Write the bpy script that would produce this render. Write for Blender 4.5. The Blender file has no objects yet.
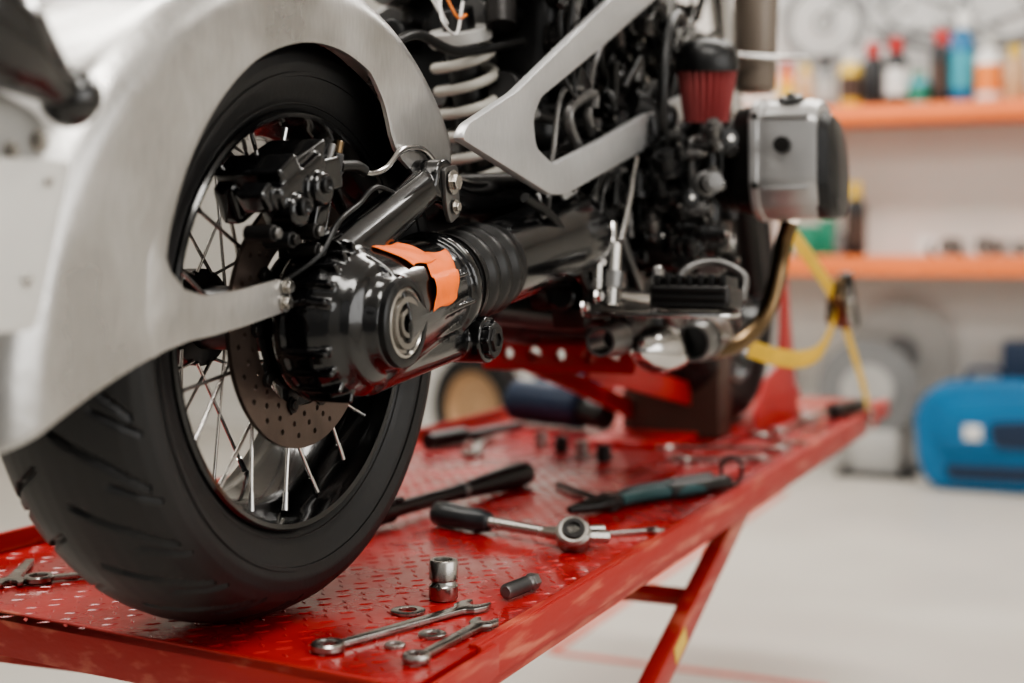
import bpy, bmesh, math, random
from mathutils import Vector, Matrix, Euler
random.seed(7)
COL=bpy.context.scene.collection
V=Vector
try:
    bpy.context.scene.view_settings.view_transform='AgX'
    bpy.context.scene.view_settings.look='AgX - Medium High Contrast'
    bpy.context.scene.view_settings.exposure=.10
except Exception as e: print(e)
# ---------------------------------------------------------------- materials
def mat(name,color,rough=.5,metal=0.,var=.0,vscale=8.,bump=0.,bscale=60.,coat=0.,col2=None,rvar=0.,stretch=(1,1,1),contrast=(.35,.65),grain=0.,gscale=400.):
    m=bpy.data.materials.new(name); m.use_nodes=True
    nt=m.node_tree; b=nt.nodes['Principled BSDF']
    b.inputs['Base Color'].default_value=(*color,1); b.inputs['Roughness'].default_value=rough
    b.inputs['Metallic'].default_value=metal
    if coat: b.inputs['Coat Weight'].default_value=coat; b.inputs['Coat Roughness'].default_value=.08
    tc=nt.nodes.new('ShaderNodeTexCoord'); mp=nt.nodes.new('ShaderNodeMapping'); mp.inputs['Scale'].default_value=stretch
    nt.links.new(tc.outputs['Object'],mp.inputs['Vector'])
    if var or col2 or rvar:
        n=nt.nodes.new('ShaderNodeTexNoise'); n.inputs['Scale'].default_value=vscale; n.inputs['Detail'].default_value=6
        nt.links.new(mp.outputs[0],n.inputs['Vector'])
        r=nt.nodes.new('ShaderNodeValToRGB'); r.color_ramp.elements[0].position=contrast[0]; r.color_ramp.elements[1].position=contrast[1]
        c2=col2 if col2 else tuple(max(0,c*(1-var)) for c in color)
        r.color_ramp.elements[0].color=(*c2,1); r.color_ramp.elements[1].color=(*color,1)
        nt.links.new(n.outputs['Fac'],r.inputs['Fac']); out=r.outputs['Color']
        if grain:
            g=nt.nodes.new('ShaderNodeTexNoise'); g.inputs['Scale'].default_value=gscale; g.inputs['Detail'].default_value=3
            gm=nt.nodes.new('ShaderNodeMapping'); gm.inputs['Scale'].default_value=(1,1,.16); gm.inputs['Rotation'].default_value=(0,.5,0)
            nt.links.new(tc.outputs['Object'],gm.inputs['Vector']); nt.links.new(gm.outputs[0],g.inputs['Vector'])
            gr=nt.nodes.new('ShaderNodeMapRange'); gr.inputs['From Min'].default_value=.3; gr.inputs['From Max'].default_value=.7; gr.inputs['To Min'].default_value=1-grain; gr.inputs['To Max'].default_value=1
            nt.links.new(g.outputs['Fac'],gr.inputs['Value'])
            mx=nt.nodes.new('ShaderNodeVectorMath'); mx.operation='SCALE'
            nt.links.new(out,mx.inputs[0]); nt.links.new(gr.outputs[0],mx.inputs['Scale']); out=mx.outputs[0]
        nt.links.new(out,b.inputs['Base Color'])
        if rvar:
            mr=nt.nodes.new('ShaderNodeMapRange'); mr.inputs['To Min'].default_value=max(.02,rough-rvar); mr.inputs['To Max'].default_value=min(1,rough+rvar)
            mr.inputs['From Min'].default_value=.3; mr.inputs['From Max'].default_value=.7
            nt.links.new(n.outputs['Fac'],mr.inputs['Value']); nt.links.new(mr.outputs[0],b.inputs['Roughness'])
    if bump:
        n2=nt.nodes.new('ShaderNodeTexNoise'); n2.inputs['Scale'].default_value=bscale; n2.inputs['Detail'].default_value=4
        nt.links.new(mp.outputs[0],n2.inputs['Vector'])
        bp=nt.nodes.new('ShaderNodeBump'); bp.inputs['Strength'].default_value=bump; bp.inputs['Distance'].default_value=.002
        nt.links.new(n2.outputs['Fac'],bp.inputs['Height']); nt.links.new(bp.outputs[0],b.inputs['Normal'])
    return m
M={}
M['alu']=mat('brushed_aluminium',(.62,.608,.59),.35,.92,var=.18,vscale=9,bump=.25,bscale=70,rvar=.10,grain=.12,gscale=260)
M['frame']=mat('frame_silver',(.62,.62,.62),.40,.75,var=.10,vscale=9,bump=.2,bscale=140,grain=.08,gscale=300)
M['plate']=mat('satin_plate',(.74,.73,.70),.40,.5,var=.06,vscale=10)
M['tyre']=mat('tyre_rubber',(.011,.011,.0115),.46,0,var=.35,vscale=14,bump=.12,bscale=150,rvar=.07)
M['rubber']=mat('black_rubber',(.006,.006,.006),.40,0,bump=.1,bscale=80)
M['blk']=mat('black_gloss_casting',(.0035,.0035,.004),.18,0,coat=.6,bump=.08,bscale=90)
M['blkm']=mat('black_satin',(.007,.007,.0075),.36,0,bump=.1,bscale=70,var=.3)
M['dark']=mat('dark_cast_metal',(.028,.026,.025),.36,.6,var=.4,vscale=20,bump=.3,bscale=100)
M['grey']=mat('grey_cast_metal',(.20,.195,.19),.36,.8,var=.3,vscale=20,bump=.2,bscale=100)
M['disc']=mat('brake_disc_steel',(.17,.13,.112),.34,.9,var=.3,vscale=18,bump=.1,bscale=200,stretch=(1,4,1))
M['steel']=mat('tool_steel',(.47,.45,.42),.25,.97,var=.25,vscale=25,rvar=.08)
M['chrome']=mat('chrome',(.62,.61,.60),.13,1.,var=.12,vscale=12)
M['spoke']=mat('spoke_steel',(.75,.73,.70),.22,.9)
M['cover']=mat('valve_cover_silver',(.46,.455,.45),.36,.7,var=.12,vscale=15,bump=.15,bscale=140)
M['cream']=mat('spring_cream',(.52,.50,.45),.38,0,var=.10)
M['orange']=mat('orange_tape',(.95,.18,.02),.5,0,var=.12,vscale=30,bump=.4,bscale=70)
M['red']=mat('red_table_paint',(.46,.022,.020),.25,0,col2=(.25,.008,.008),vscale=7,rvar=.13,bump=.3,bscale=40,coat=.25)
M['rede']=mat('red_worn_edge',(.36,.022,.016),.45,0,col2=(.52,.13,.08),vscale=16,rvar=.1,bump=.2,bscale=60,stretch=(.4,1,3),contrast=(.32,.46))
M['bronze']=mat('heated_exhaust_bronze',(.22,.15,.085),.24,1.,var=.5,vscale=9)
M['taupe']=mat('taupe_plastic',(.19,.155,.125),.38,.2,var=.08)
M['maroon']=mat('filter_gauze',(.27,.05,.05),.6,0,bump=.4,bscale=200)
M['yellow']=mat('yellow_webbing',(.72,.45,.05),.65,0,var=.15,vscale=40,bump=.4,bscale=300)
M['teal']=mat('teal_grip',(.008,.06,.065),.42,0)
M['ggrip']=mat('grey_grip',(.03,.035,.038),.33,0,var=.3,vscale=30)
M['shelf']=mat('orange_shelf',(.82,.21,.06),.5,0,var=.08,vscale=4)
M['wall']=mat('wall_paint',(.67,.655,.62),.8,0,var=.05,vscale=1.2,bump=.05)
M['ceil']=mat('ceiling_paint',(.72,.71,.69),.9,0,var=.04)
M['floor']=mat('floor_epoxy',(.53,.505,.46),.45,0,var=.08,vscale=1.3,rvar=.08,bump=.05,bscale=20)
M['line']=mat('floor_line_red',(.66,.18,.13),.6,0,var=.2,vscale=12)
M['base']=mat('baseboard_paint',(.70,.685,.65),.6,0,var=.05)
for n,c in dict(white=(.72,.71,.69),blk2=(.015,.015,.017),redc=(.48,.022,.02),yel=(.70,.47,.06),grn=(.02,.20,.12),cyan=(.05,.30,.38),blue=(.008,.14,.31),navy=(.01,.025,.06),gry=(.20,.20,.20),lg=(.43,.42,.40),tan=(.52,.33,.19),orn=(.78,.23,.05),poster=(.57,.57,.56),brn=(.07,.04,.03)).items():
    M[n]=mat('paint_'+n,c,.42,0,var=.12,vscale=6)
# ---------------------------------------------------------------- helpers
def root(name,loc=(0,0,0)):
    e=bpy.data.objects.new(name,None); e.location=loc; e.empty_display_size=.05; COL.objects.link(e); return e
def fin(bm,name,m,rt,smooth=38,recalc=True):
    if recalc: bmesh.ops.recalc_face_normals(bm,faces=bm.faces)
    me=bpy.data.meshes.new(name); bm.to_mesh(me); bm.free()
    if smooth is not None:
        me.polygons.foreach_set('use_smooth',[True]*len(me.polygons))
        me.set_sharp_from_angle(angle=math.radians(smooth))
    me.materials.append(M[m] if isinstance(m,str) else m)
    o=bpy.data.objects.new(name,me); COL.objects.link(o)
    if rt is not None:
        o.parent=rt; o.matrix_parent_inverse=Matrix.Translation(-V(rt.location))
    return o
def basis(axis):
    w=V(axis).normalized(); h=V((0,0,1)) if abs(w.z)<.9 else V((1,0,0))
    u=h.cross(w).normalized(); v=w.cross(u); return u,v,w
def b_box(bm,c,s,rot=(0,0,0),bev=0,seg=2):
    r=bmesh.ops.create_cube(bm,size=1)
    mx=Matrix.Translation(V(c))@Euler(rot).to_matrix().to_4x4()@Matrix.Diagonal((*s,1))
    bmesh.ops.transform(bm,matrix=mx,verts=r['verts'])
    if bev:
        es={e for v in r['verts'] for e in v.link_edges}
        bmesh.ops.bevel(bm,geom=list(es),offset=bev,segments=seg,affect='EDGES',profile=.6)
def box(name,m,rt,c,s,rot=(0,0,0),bev=.003,seg=2):
    bm=bmesh.new(); b_box(bm,c,s,rot,bev,seg); return fin(bm,name,m,rt)
def b_lathe(bm,prof,o,axis,seg=48,closed=False):
    u,v,w=basis(axis); o=V(o); rings=[]
    for t,r in prof:
        if r<1e-6: rings.append([bm.verts.new(o+w*t)])
        else: rings.append([bm.verts.new(o+w*t+(u*math.cos(a)+v*math.sin(a))*r) for a in [2*math.pi*i/seg for i in range(seg)]])
    prs=list(zip(rings,rings[1:]))
    if closed: prs.append((rings[-1],rings[0]))
    for A,B in prs:
        for i in range(seg):
            j=(i+1)%seg
            if len(A)==1 and len(B)==1: break
            if len(A)==1: bm.faces.new((A[0],B[i],B[j]))
            elif len(B)==1: bm.faces.new((A[i],A[j],B[0]))
            else: bm.faces.new((A[i],A[j],B[j],B[i]))
def lathe(name,m,rt,prof,o,axis,seg=48,closed=False,smooth=38):
    bm=bmesh.new(); b_lathe(bm,prof,o,axis,seg,closed); return fin(bm,name,m,rt,smooth)
def b_cyl(bm,p0,p1,r0,r1=None,seg=24,bev=0):
    r1=r0 if r1 is None else r1; p0=V(p0);p1=V(p1);L=(p1-p0).length
    pr=[(0,0),(0,r0-bev),(bev,r0),(L-bev,r1),(L,r1-bev),(L,0)] if bev else [(0,0),(0,r0),(L,r1),(L,0)]
    b_lathe(bm,pr,p0,p1-p0,seg)
def cyl(name,m,rt,p0,p1,r0,r1=None,seg=28,bev=.001):
    bm=bmesh.new(); b_cyl(bm,p0,p1,r0,r1,seg,bev); return fin(bm,name,m,rt)
def catmull(P,n=8):
    P=[V(p) for p in P]
    if len(P)<3: return [P[0].lerp(P[1],i/n) for i in range(n+1)]
    Q=[P[0]*2-P[1]]+P+[P[-1]*2-P[-2]]; out=[]
    for i in range(1,len(Q)-2):
        a,b,c,d=Q[i-1:i+3]
        for k in range(n):
            t=k/n; out.append(.5*((2*b)+(c-a)*t+(2*a-5*b+4*c-d)*t*t+(3*b-a-3*c+d)*t**3))
    out.append(P[-1]); return out
def b_tube(bm,pts,r,seg=10,n=8,smooth=True,flat=None):
    pts=catmull(pts,n) if smooth else [V(p) for p in pts]
    T=[(pts[min(i+1,len(pts)-1)]-pts[max(i-1,0)]).normalized() for i in range(len(pts))]
    u,v,w=basis(T[0]); rings=[]
    for i,p in enumerate(pts):
        u=(u-T[i]*u.dot(T[i])).normalized(); v=T[i].cross(u)
        rr=r[0]+(r[1]-r[0])*i/(len(pts)-1) if isinstance(r,tuple) else r
        fx,fy=(1,1) if flat is None else flat
        rings.append([bm.verts.new(p+(u*math.cos(a)*fx+v*math.sin(a)*fy)*rr) for a in [2*math.pi*k/seg for k in range(seg)]])
    for A,B in zip(rings,rings[1:]):
        for k in range(seg): bm.faces.new((A[k],A[(k+1)%seg],B[(k+1)%seg],B[k]))
    bm.faces.new(rings[0][::-1]); bm.faces.new(rings[-1])
def tube(name,m,rt,pts,r,seg=10,n=8,smooth=True,flat=None):
    bm=bmesh.new(); b_tube(bm,pts,r,seg,n,smooth,flat); return fin(bm,name,m,rt,60)
def roundpoly(P,r=.01,n=4):
    out=[];N=len(P)
    for i in range(N):
        a=V(P[i-1]);b=V(P[i]);c=V(P[(i+1)%N]); d1=(a-b);d2=(c-b)
        k=min(r,d1.length*.45,d2.length*.45)
        p=b+d1.normalized()*k;q=b+d2.normalized()*k
        for j in range(n+1):
            t=j/n; out.append(tuple((p*(1-t)**2+b*2*t*(1-t)+q*t*t)))
    return out
def circ(c,r,n=24): return [(c[0]+r*math.cos(2*math.pi*i/n),c[1]+r*math.sin(2*math.pi*i/n)) for i in range(n)]
def b_plate(bm,loops,o,ex,ey,thick,bev=0):
    o=V(o);ex=V(ex).normalized();ey=V(ey).normalized();ez=ex.cross(ey)
    edges=[]
    for L in loops:
        vv=[bm.verts.new(o+ex*p[0]+ey*p[1]) for p in L]
        edges+=[bm.edges.new((vv[i],vv[(i+1)%len(vv)])) for i in range(len(vv))]
    r=bmesh.ops.triangle_fill(bm,use_beauty=True,use_dissolve=False,edges=edges)
    fs=[g for g in r['geom'] if isinstance(g,bmesh.types.BMFace)]
    ex_=bmesh.ops.extrude_face_region(bm,geom=fs)
    nv=[g for g in ex_['geom'] if isinstance(g,bmesh.types.BMVert)]
    bmesh.ops.translate(bm,verts=nv,vec=ez*thick)
    if bev:
        bmesh.ops.recalc_face_normals(bm,faces=bm.faces)
        es=[e for e in bm.edges if len(e.link_faces)==2 and e.calc_face_angle(0)>1.0 and abs((e.verts[1].co-e.verts[0].co).normalized().dot(ez))<.5]
        bmesh.ops.bevel(bm,geom=es,offset=bev,segments=2,affect='EDGES',profile=.6)
def plate(name,m,rt,loops,o,ex,ey,thick,bev=0,smooth=38):
    bm=bmesh.new(); b_plate(bm,loops,o,ex,ey,thick,bev); return fin(bm,name,m,rt,smooth)
def hexbolt(name,m,rt,p,axis,r=.008,h=.006,washer=True,socket=False):
    bm=bmesh.new(); p=V(p);w=V(axis).normalized()
    if washer: b_cyl(bm,p,p+w*.0015,r*1.45,seg=24)
    b_cyl(bm,p+w*.001,p+w*(h+.001),r,seg=24 if socket else 6,bev=.0008)
    if socket: b_cyl(bm,p+w*(h),p+w*(h+.0015),r*.5,seg=6)
    return fin(bm,name,m,rt,30)
def remesh(o,vox,sm=6):
    r=o.modifiers.new('r','REMESH'); r.mode='VOXEL'; r.voxel_size=vox; r.use_smooth_shade=True
    s=o.modifiers.new('s','SMOOTH'); s.iterations=sm; s.factor=.5
# ================================================================= ROOM
def simple(name,m,c,s): 
    bm=bmesh.new(); b_box(bm,c,s); return fin(bm,name,m,None,None)
simple('floor','floor',(1.6,1.0,-.05),(9.8,9.4,.1))
simple('wall_back','wall',(6.4,1.0,1.8),(.2,9.4,3.6))
simple('wall_left','wall',(1.6,5.6,1.8),(9.6,.2,3.6))
simple('ceiling','ceil',(1.6,1.0,3.65),(9.8,9.4,.1))
simple('baseboard_back','base',(6.285,1.0,.06),(.03,9.0,.12))
simple('baseboard_left','base',(1.6,5.485,.06),(9.3,.03,.12))
simple('trim_1','line',(2.43,.22,.0015),(.035,.78,.003))
simple('trim_2','line',(3.9,.62,.0015),(2.95,.035,.003))
plate('wall_right','wall',None,[[(-3.3,0),(6.3,0),(6.3,3.6),(-3.3,3.6)],[(-2.6,1.0),(1.4,1.0),(1.4,2.9),(-2.6,2.9)]],(0,-3.6,0),(1,0,0),(0,0,1),.15)
W1=root('added_window_1',(-.6,-3.65,1.95))  # unseen window, added to give the fender and black castings highlights
for i,(x,z,sx,sz) in enumerate([(-.6,1.0,4.0,.06),(-.6,2.9,4.0,.06),(-2.6,1.95,.06,1.9),(1.4,1.95,.06,1.9),(-.6,1.95,.05,1.9),(-1.6,1.95,.05,1.9),(.4,1.95,.05,1.9)]):
    box('added_window_bar_%d'%i,'white',W1,(x,-3.62,z),(sx,.05,sz),bev=.004)
l=bpy.data.lights.new('added_window_light','AREA'); l.shape='RECTANGLE'; l.size=3.9; l.size_y=1.85; l.energy=66; l.color=(1,.985,.96)  # area light added behind the unseen opening, for soft reflections on the bike
o=bpy.data.objects.new('added_window_light',l); COL.objects.link(o); o.location=(-.6,-3.72,1.95); o.rotation_euler=(math.radians(90),0,0)
def lamp(name,loc,sx,sy,power):
    r=root(name,loc)
    box('lamp_housing','white',r,(loc[0],loc[1],loc[2]+.045),(sx+.08,sy+.08,.06),bev=.01)
    l=bpy.data.lights.new(name+'_light','AREA'); l.shape='RECTANGLE'; l.size=sx; l.size_y=sy; l.energy=power; l.color=(1,.965,.91)
    o=bpy.data.objects.new('lamp_tubes',l); COL.objects.link(o); o.location=(0,0,0); o.parent=r
lamp('ceiling_lamp',(-.9,-1.3,3.5),.7,2.2,66)
lamp('ceiling_lamp.001',(.3,1.4,3.5),.6,2.4,66)
lamp('ceiling_lamp.002',(2.2,-.6,3.5),.6,2.4,66)
lamp('ceiling_lamp.003',(4.6,.8,3.5),.6,3.2,125)
w=bpy.data.worlds.new('World'); bpy.context.scene.world=w; w.use_nodes=True
nt=w.node_tree; bg=nt.nodes['Background']; bg.inputs[1].default_value=.50
tc=nt.nodes.new('ShaderNodeTexCoord'); sx=nt.nodes.new('ShaderNodeSeparateXYZ'); rp=nt.nodes.new('ShaderNodeValToRGB')
nt.links.new(tc.outputs['Generated'],sx.inputs[0]); nt.links.new(sx.outputs['Z'],rp.inputs['Fac']); nt.links.new(rp.outputs[0],bg.inputs[0])
rp.color_ramp.elements[0].position=-.0; rp.color_ramp.elements[0].color=(.36,.35,.33,1)
rp.color_ramp.elements[1].position=.35; rp.color_ramp.elements[1].color=(1,.98,.95,1)
# ================================================================= LIFT TABLE
T=root('motorcycle_lift_table',(1.2,.09,0))
bm=bmesh.new()
b_plate(bm,[[(-.145,-.30),(2.58,-.30),(2.58,.48),(-.065,.48)]],(0,0,.742),(1,0,0),(0,1,0),.008)
fin(bm,'deck','red',T)
bm=bmesh.new()
x=-.10
i=0
while x<2.55:
    y=-.275+(.014 if i%2 else 0); j=0
    while y<.46:
        a=math.radians(45 if (i+j)%2 else -45); dx=math.cos(a);dy=math.sin(a)
        c=V((x,y,.75)); L=.0095;W=.0028
        base=[c+V((dx*L,dy*L,0)),c+V((-dy*W,dx*W,0)),c+V((-dx*L,-dy*L,0)),c+V((dy*W,-dx*W,0))]
        top=[c+V((dx*L*.6,dy*L*.6,.0009)),c+V((-dy*W*.4,dx*W*.4,.0009)),c+V((-dx*L*.6,-dy*L*.6,.0009)),c+V((dy*W*.4,-dx*W*.4,.0009))]
        bv=[bm.verts.new(p) for p in base];tv=[bm.verts.new(p) for p in top]
        bm.faces.new(tv)
        for k in range(4): bm.faces.new((bv[k],bv[(k+1)%4],tv[(k+1)%4],tv[k]))
        y+=.028; j+=1
    x+=.021; i+=1
fin(bm,'tread_pattern','red',T,30)
box('flange_right','rede',T,(1.29,-.303,.732),(2.58,.006,.040),bev=.001)
box('flange_left','rede',T,(1.27,.483,.745),(2.64,.006,.060),bev=.001)
box('edge_rib_right','rede',T,(1.29,-.296,.7515),(2.58,.010,.004),bev=.001)
plate('rear_apron','rede',T,[roundpoly([(0,0),(.784,0),(.784,-.05),(0,-.05)],.004)],(-.145,-.30,.752),(.08,.78,0),(0,0,1),.006,.001)
plate('rear_lip_left','rede',T,[roundpoly([(0,0),(.30,0),(.30,.024),(0,.024)],.006),circ((.06,.013),.006),circ((.12,.013),.006),circ((.18,.013),.006)],(-.06,.476,.752),(1,0,0),(0,0,1),.004,.0005)
plate('corner_gusset','rede',T,[[(0,0),(.17,0),(.17,-.03),(0,-.06)]],(-.14,-.306,.748),(1,0,0),(0,0,1),.006,.001)
for k,y in enumerate((-.27,.45)):
    box('underframe_rail_%d'%k,'rede',T,(1.25,y,.715),(2.5,.04,.05))
for k,x in enumerate((.05,.7,1.5,2.45)):
    box('underframe_cross_%d'%k,'rede',T,(x,.09,.715),(.04,.68,.045))
def leg(n,p0,p1,wd,ht,rt=None,m='rede'):
    p0=V(p0);p1=V(p1);d=p1-p0; a=math.atan2(d.z,d.x)
    box(n,m,rt or T,(p0+p1)/2,(d.length,wd,ht),rot=(0,-a,0),bev=.004)
for k,y in enumerate((-.255,.44)):
    leg('scissor_arm_a_%d'%k,(1.24,y,.70),(-.55,y,.05),.028,.044)
    leg('scissor_arm_b_%d'%k,(-.05,y+(.035 if k==0 else -.035),.70),(1.74,y+(.035 if k==0 else -.035),.05),.028,.044)
    box('base_rail_%d'%k,'rede',T,(.6,y,.03),(2.6,.06,.06))
cyl('scissor_crossbar','rede',T,(.93,-.25,.585),(.93,.44,.585),.015)
cyl('scissor_pivot','steel',T,(.595,-.28,.465),(.595,.46,.465),.018)
box('warning_label','yel',T,(.80,-.2695,.543),(.06,.001,.028),rot=(0,-.35,0),bev=0)
# ================================================================= MOTORCYCLE
B=root('motorcycle',(.8,0,.75))
WC=V((0,0,1.08))
def build_wheel(c,pre,segs=900):
    half=[(.070,.221),(.078,.226),(.087,.240),(.0955,.260),(.0990,.277),(.0970,.289),(.0890,.300),(.077,.3095),(.062,.317),(.048,.323),(.033,.3268),(.016,.3292),(0,.330)]
    pr=[]
    for a,b in zip(half,half[1:]):
        n=5
        for k in range(n): pr.append((a[0]+(b[0]-a[0])*k/n,a[1]+(b[1]-a[1])*k/n))
    pr.append((0,.330))
    prof=[(-y,r) for y,r in pr]+[(y*.93,r) for y,r in pr[::-1][1:]]
    bm=bmesh.new(); rings=[]
    per=math.radians(13.85)
    for y,r in prof:
        ring=[]
        sgn=1 if y<0 else -1; ay=abs(y); arc=ay+max(0,.32-r)*1.2
        for i in range(segs):
            th=2*math.pi*i/segs; rr=r
            if r>.290:
                d=1e9
                if .012<arc<.112:
                    ph=(th - (arc*2.3) + (0 if sgn>0 else per/2))%per
                    d=min(d,min(ph,per-ph)*.32/ .0030)
                if .055<arc<.118:
                    ph=(th - (arc*1.6)+per*.5 + (0 if sgn>0 else per/2))%per
                    d=min(d,min(ph,per-ph)*.32/.0022)
                if d<1: rr-=.006
                elif d<1.5: rr-=.006*(1.5-d)/.5
            ring.append(bm.verts.new(c+V((math.cos(th)*rr,y,math.sin(th)*rr))))
        rings.append(ring)
    for A,Bq in zip(rings,rings[1:]):
        for i in range(segs):
            j=(i+1)%segs; bm.faces.new((A[i],A[j],Bq[j],Bq[i]))
    fin(bm,pre+'tyre','tyre',B,50)
    for s in (-1,1):
        lathe(pre+'tyre_bead_ring_%d'%(s+1),'tyre',B,[(s*.080,.233),(s*.0845,.235),(s*.0845,.238),(s*.081,.240)],c,(0,1,0),120,True)
        if s<0: lathe(pre+'tyre_side_ring','tyre',B,[(s*.0900,.262),(s*.0980,.264),(s*.0987,.268),(s*.090,.270)],c,(0,1,0),120,True)
    rp=[(-.083,.228),(-.086,.225),(-.084,.220),(-.074,.217),(-.062,.214),(-.045,.203),(-.03,.199),(.03,.199),(.045,.203),(.062,.214),(.074,.217),(.084,.220),(.086,.225),(.083,.228),(.06,.222),(.035,.207),(-.035,.207),(-.06,.222)]
    lathe(pre+'rim','blk',B,rp,c,(0,1,0),128,True)
    lathe(pre+'hub','blkm',B,[(-.088,0),(-.088,.048),(-.06,.05),(-.055,.036),(.045,.036),(.05,.055),(.07,.055),(.075,.03),(.09,.028),(.09,0)],c,(0,1,0),64)
    bm=bmesh.new(); bn=bmesh.new()
    for s in (-1,1):
        for i in range(20):
            base=2*math.pi*i/20+(0 if s<0 else math.pi/20)
            off=.72 if i%2 else -.72
            h=c+V((math.cos(base+off)*.052,s*.048,math.sin(base+off)*.052))
            e=c+V((math.cos(base)*.208,s*.060,math.sin(base)*.208))
            b_cyl(bm,h,e,.0022,seg=8)
            d=(h-e).normalized(); b_cyl(bn,e-d*.002,e+d*.018,.0038,.003,seg=8)
    fin(bm,pre+'spokes','spoke',B,60); fin(bn,pre+'spoke_nipples','chrome',B,60)
build_wheel(WC+V((.015,0,0)),'rear_')
holes=[]
for i in range(24):
    for k,rr in enumerate((.100,.111,.123)):
        a=2*math.pi*(i+k*.33)/24; holes.append(circ((math.cos(a)*rr,math.sin(a)*rr),.0032,10))
plate('brake_disc','disc',B,[circ((0,0),.137,96),circ((0,0),.091,64)]+holes,WC+V((0,-.0895,0)),(1,0,0),(0,0,1),.005)
cr=[]
for i in range(60):
    a=2*math.pi*i/60; cr.append((math.cos(a)*(.096 if i%6 in(0,1) else .078),math.sin(a)*(.096 if i%6 in (0,1) else .078)))
plate('disc_carrier','blkm',B,[cr,circ((0,0),.04,32)],WC+V((0,-.087,0)),(1,0,0),(0,0,1),.008,.001)
for i in range(10):
    a=2*math.pi*(i+.08)/10
    hexbolt('disc_rivet_%d'%i,'dark',B,WC+V((math.cos(a)*.092,-.0955,math.sin(a)*.092)),(0,-1,0),.006,.003,socket=True)
# final drive + swingarm casting
bm=bmesh.new()
b_lathe(bm,[(.100,0),(.100,.074),(.106,.082),(.112,.086),(.120,.087),(.124,.084),(.150,.084),(.170,.078),(.183,.067),(.188,.066),(.192,.060),(.196,.052),(.212,.048),(.214,0)],WC,(0,-1,0),96)
b_cyl(bm,(.0,-.146,1.080),(.225,-.146,1.116),.079,.057,64)
b_lathe(bm,[(0,0),(0,.066),(.004,.068),(.014,.068),(.018,.063),(.018,0)],(.185,-.146,1.1096),(.225,0,.036),64)
b_cyl(bm,(-.02,-.135,1.140),(.187,-.150,1.236),.034,.021,32)
b_cyl(bm,(.187,-.128,1.238),(.187,-.172,1.238),.025,seg=32)
b_cyl(bm,(.01,-.160,1.035),(.235,-.165,1.050),.036,.024,32)
b_cyl(bm,(.24,-.135,1.048),(.24,-.203,1.048),.0285,seg=40)
b_box(bm,(.14,-.155,1.065),(.17,.02,.06),bev=.004)
for a in (108,122,136,150,164,200,216,232,248):
    r=math.radians(a); b_box(bm,WC+V((math.cos(r)*.080,-.147,math.sin(r)*.080)),(.018,.052,.006),rot=(0,-r,0),bev=.001)
for a in (20,-10,-35):   # cast ribs along the pinion nose
    r=math.radians(a); b_box(bm,(.115,-.146-math.cos(r)*.0665,1.0985+math.sin(r)*.0665),(.13,.008,.005) if a==-10 else (.10,.008,.005),rot=(0,-.16,0),bev=.001)
fd=fin(bm,'final_drive_housing','blk',B); remesh(fd,.0021,4)
lathe('axle_ring','blkm',B,[(.208,.047),(.2185,.047),(.2205,.044),(.2205,.038),(.214,.038)],WC,(0,-1,0),64)
lathe('axle_bearing_cover','steel',B,[(.212,.038),(.2195,.037),(.2205,.034),(.217,.032),(.217,.0285),(.2215,.0275),(.2215,.0215),(.2175,.0205),(.2175,.0165),(.222,.0155),(.222,.0105),(.212,.009),(.212,0)],WC,(0,-1,0),64)
cyl('torque_bolt','blkm',B,(.24,-.200,1.048),(.24,-.212,1.048),.021)
lathe('torque_bolt_socket','dark',B,[(0,.016),(.004,.015),(.004,.009),(-.004,.008),(-.004,0)],(.24,-.211,1.048),(0,-1,0),6)
for i in range(8):
    a=i*math.pi/4; cyl('torque_bolt_knurl_%d'%i,'blk',B,(.24+math.cos(a)*.019,-.200,1.048+math.sin(a)*.019),(.24+math.cos(a)*.019,-.211,1.048+math.sin(a)*.019),.004,seg=10)
hexbolt('fill_plug','steel',B,(-.046,-.179,1.113),(-.3,-1,.25),.0085,.006,socket=True)
for i,(x,z) in enumerate([(-.070,1.045),(-.028,1.008)]):
    hexbolt('housing_bolt_%d'%i,'dark',B,(x,-.150,z),(0,-1,0),.006,.01)
def tape(name,x0,x1,a0,a1,sk=0,rough=.0):
    bm=bmesh.new(); g=[]
    for i in range(17):
        row=[]
        for j in range(25):
            s=i/16;t=j/24; x=x0+(x1-x0)*s+sk*(t-.5); a=math.radians(a0+(a1-a0)*t+(1.5*math.sin(s*7) if j in(0,24) else 0))
            rr=.079-(.079-.057)*(x/.225)+.0016+rough+.0006*math.sin(s*9+t*7)
            if a<math.radians(28): rr+=.0035*max(0,math.cos((math.degrees(a)-20)/10*1.2)) if abs(math.degrees(a)-20)<12 else 0
            cz=1.080+.16*x
            row.append(bm.verts.new((x,-.146-math.cos(a)*rr,cz+math.sin(a)*rr)))
        g.append(row)
    for i in range(16):
        for j in range(24): bm.faces.new((g[i][j],g[i+1][j],g[i+1][j+1],g[i][j+1]))
    o=fin(bm,name,'orange',B,60)
    q=o.modifiers.new('t','SOLIDIFY'); q.thickness=.0008; q.offset=1
tape('tape_strip_a',.072,.142,0,52,.030)
tape('tape_strip_b',.030,.095,42,74,-.03,.0009)
def onax(x): return V((x,-.146,1.083+.147*x))
A0=onax(.22);ax=(onax(.6)-onax(.2)).normalized()
pr=[(0,0),(0,.0575),(.010,.060),(.02,.058)]
t=.018
for k in range(3):
    pr+=[(t+.004,.0535),(t+.010,.0535),(t+.016,.059),(t+.024,.0608),(t+.032,.059)]; t+=.034
pr+=[(t+.004,.055),(t+.02,.056),(t+.024,0)]
lathe('shaft_bellows','rubber',B,pr,A0,ax,64,smooth=60)
lathe('bellows_clamp','dark',B,[(.003,.0575),(.003,.0612),(.009,.0612),(.009,.0575)],A0,ax,64,True)
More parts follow.
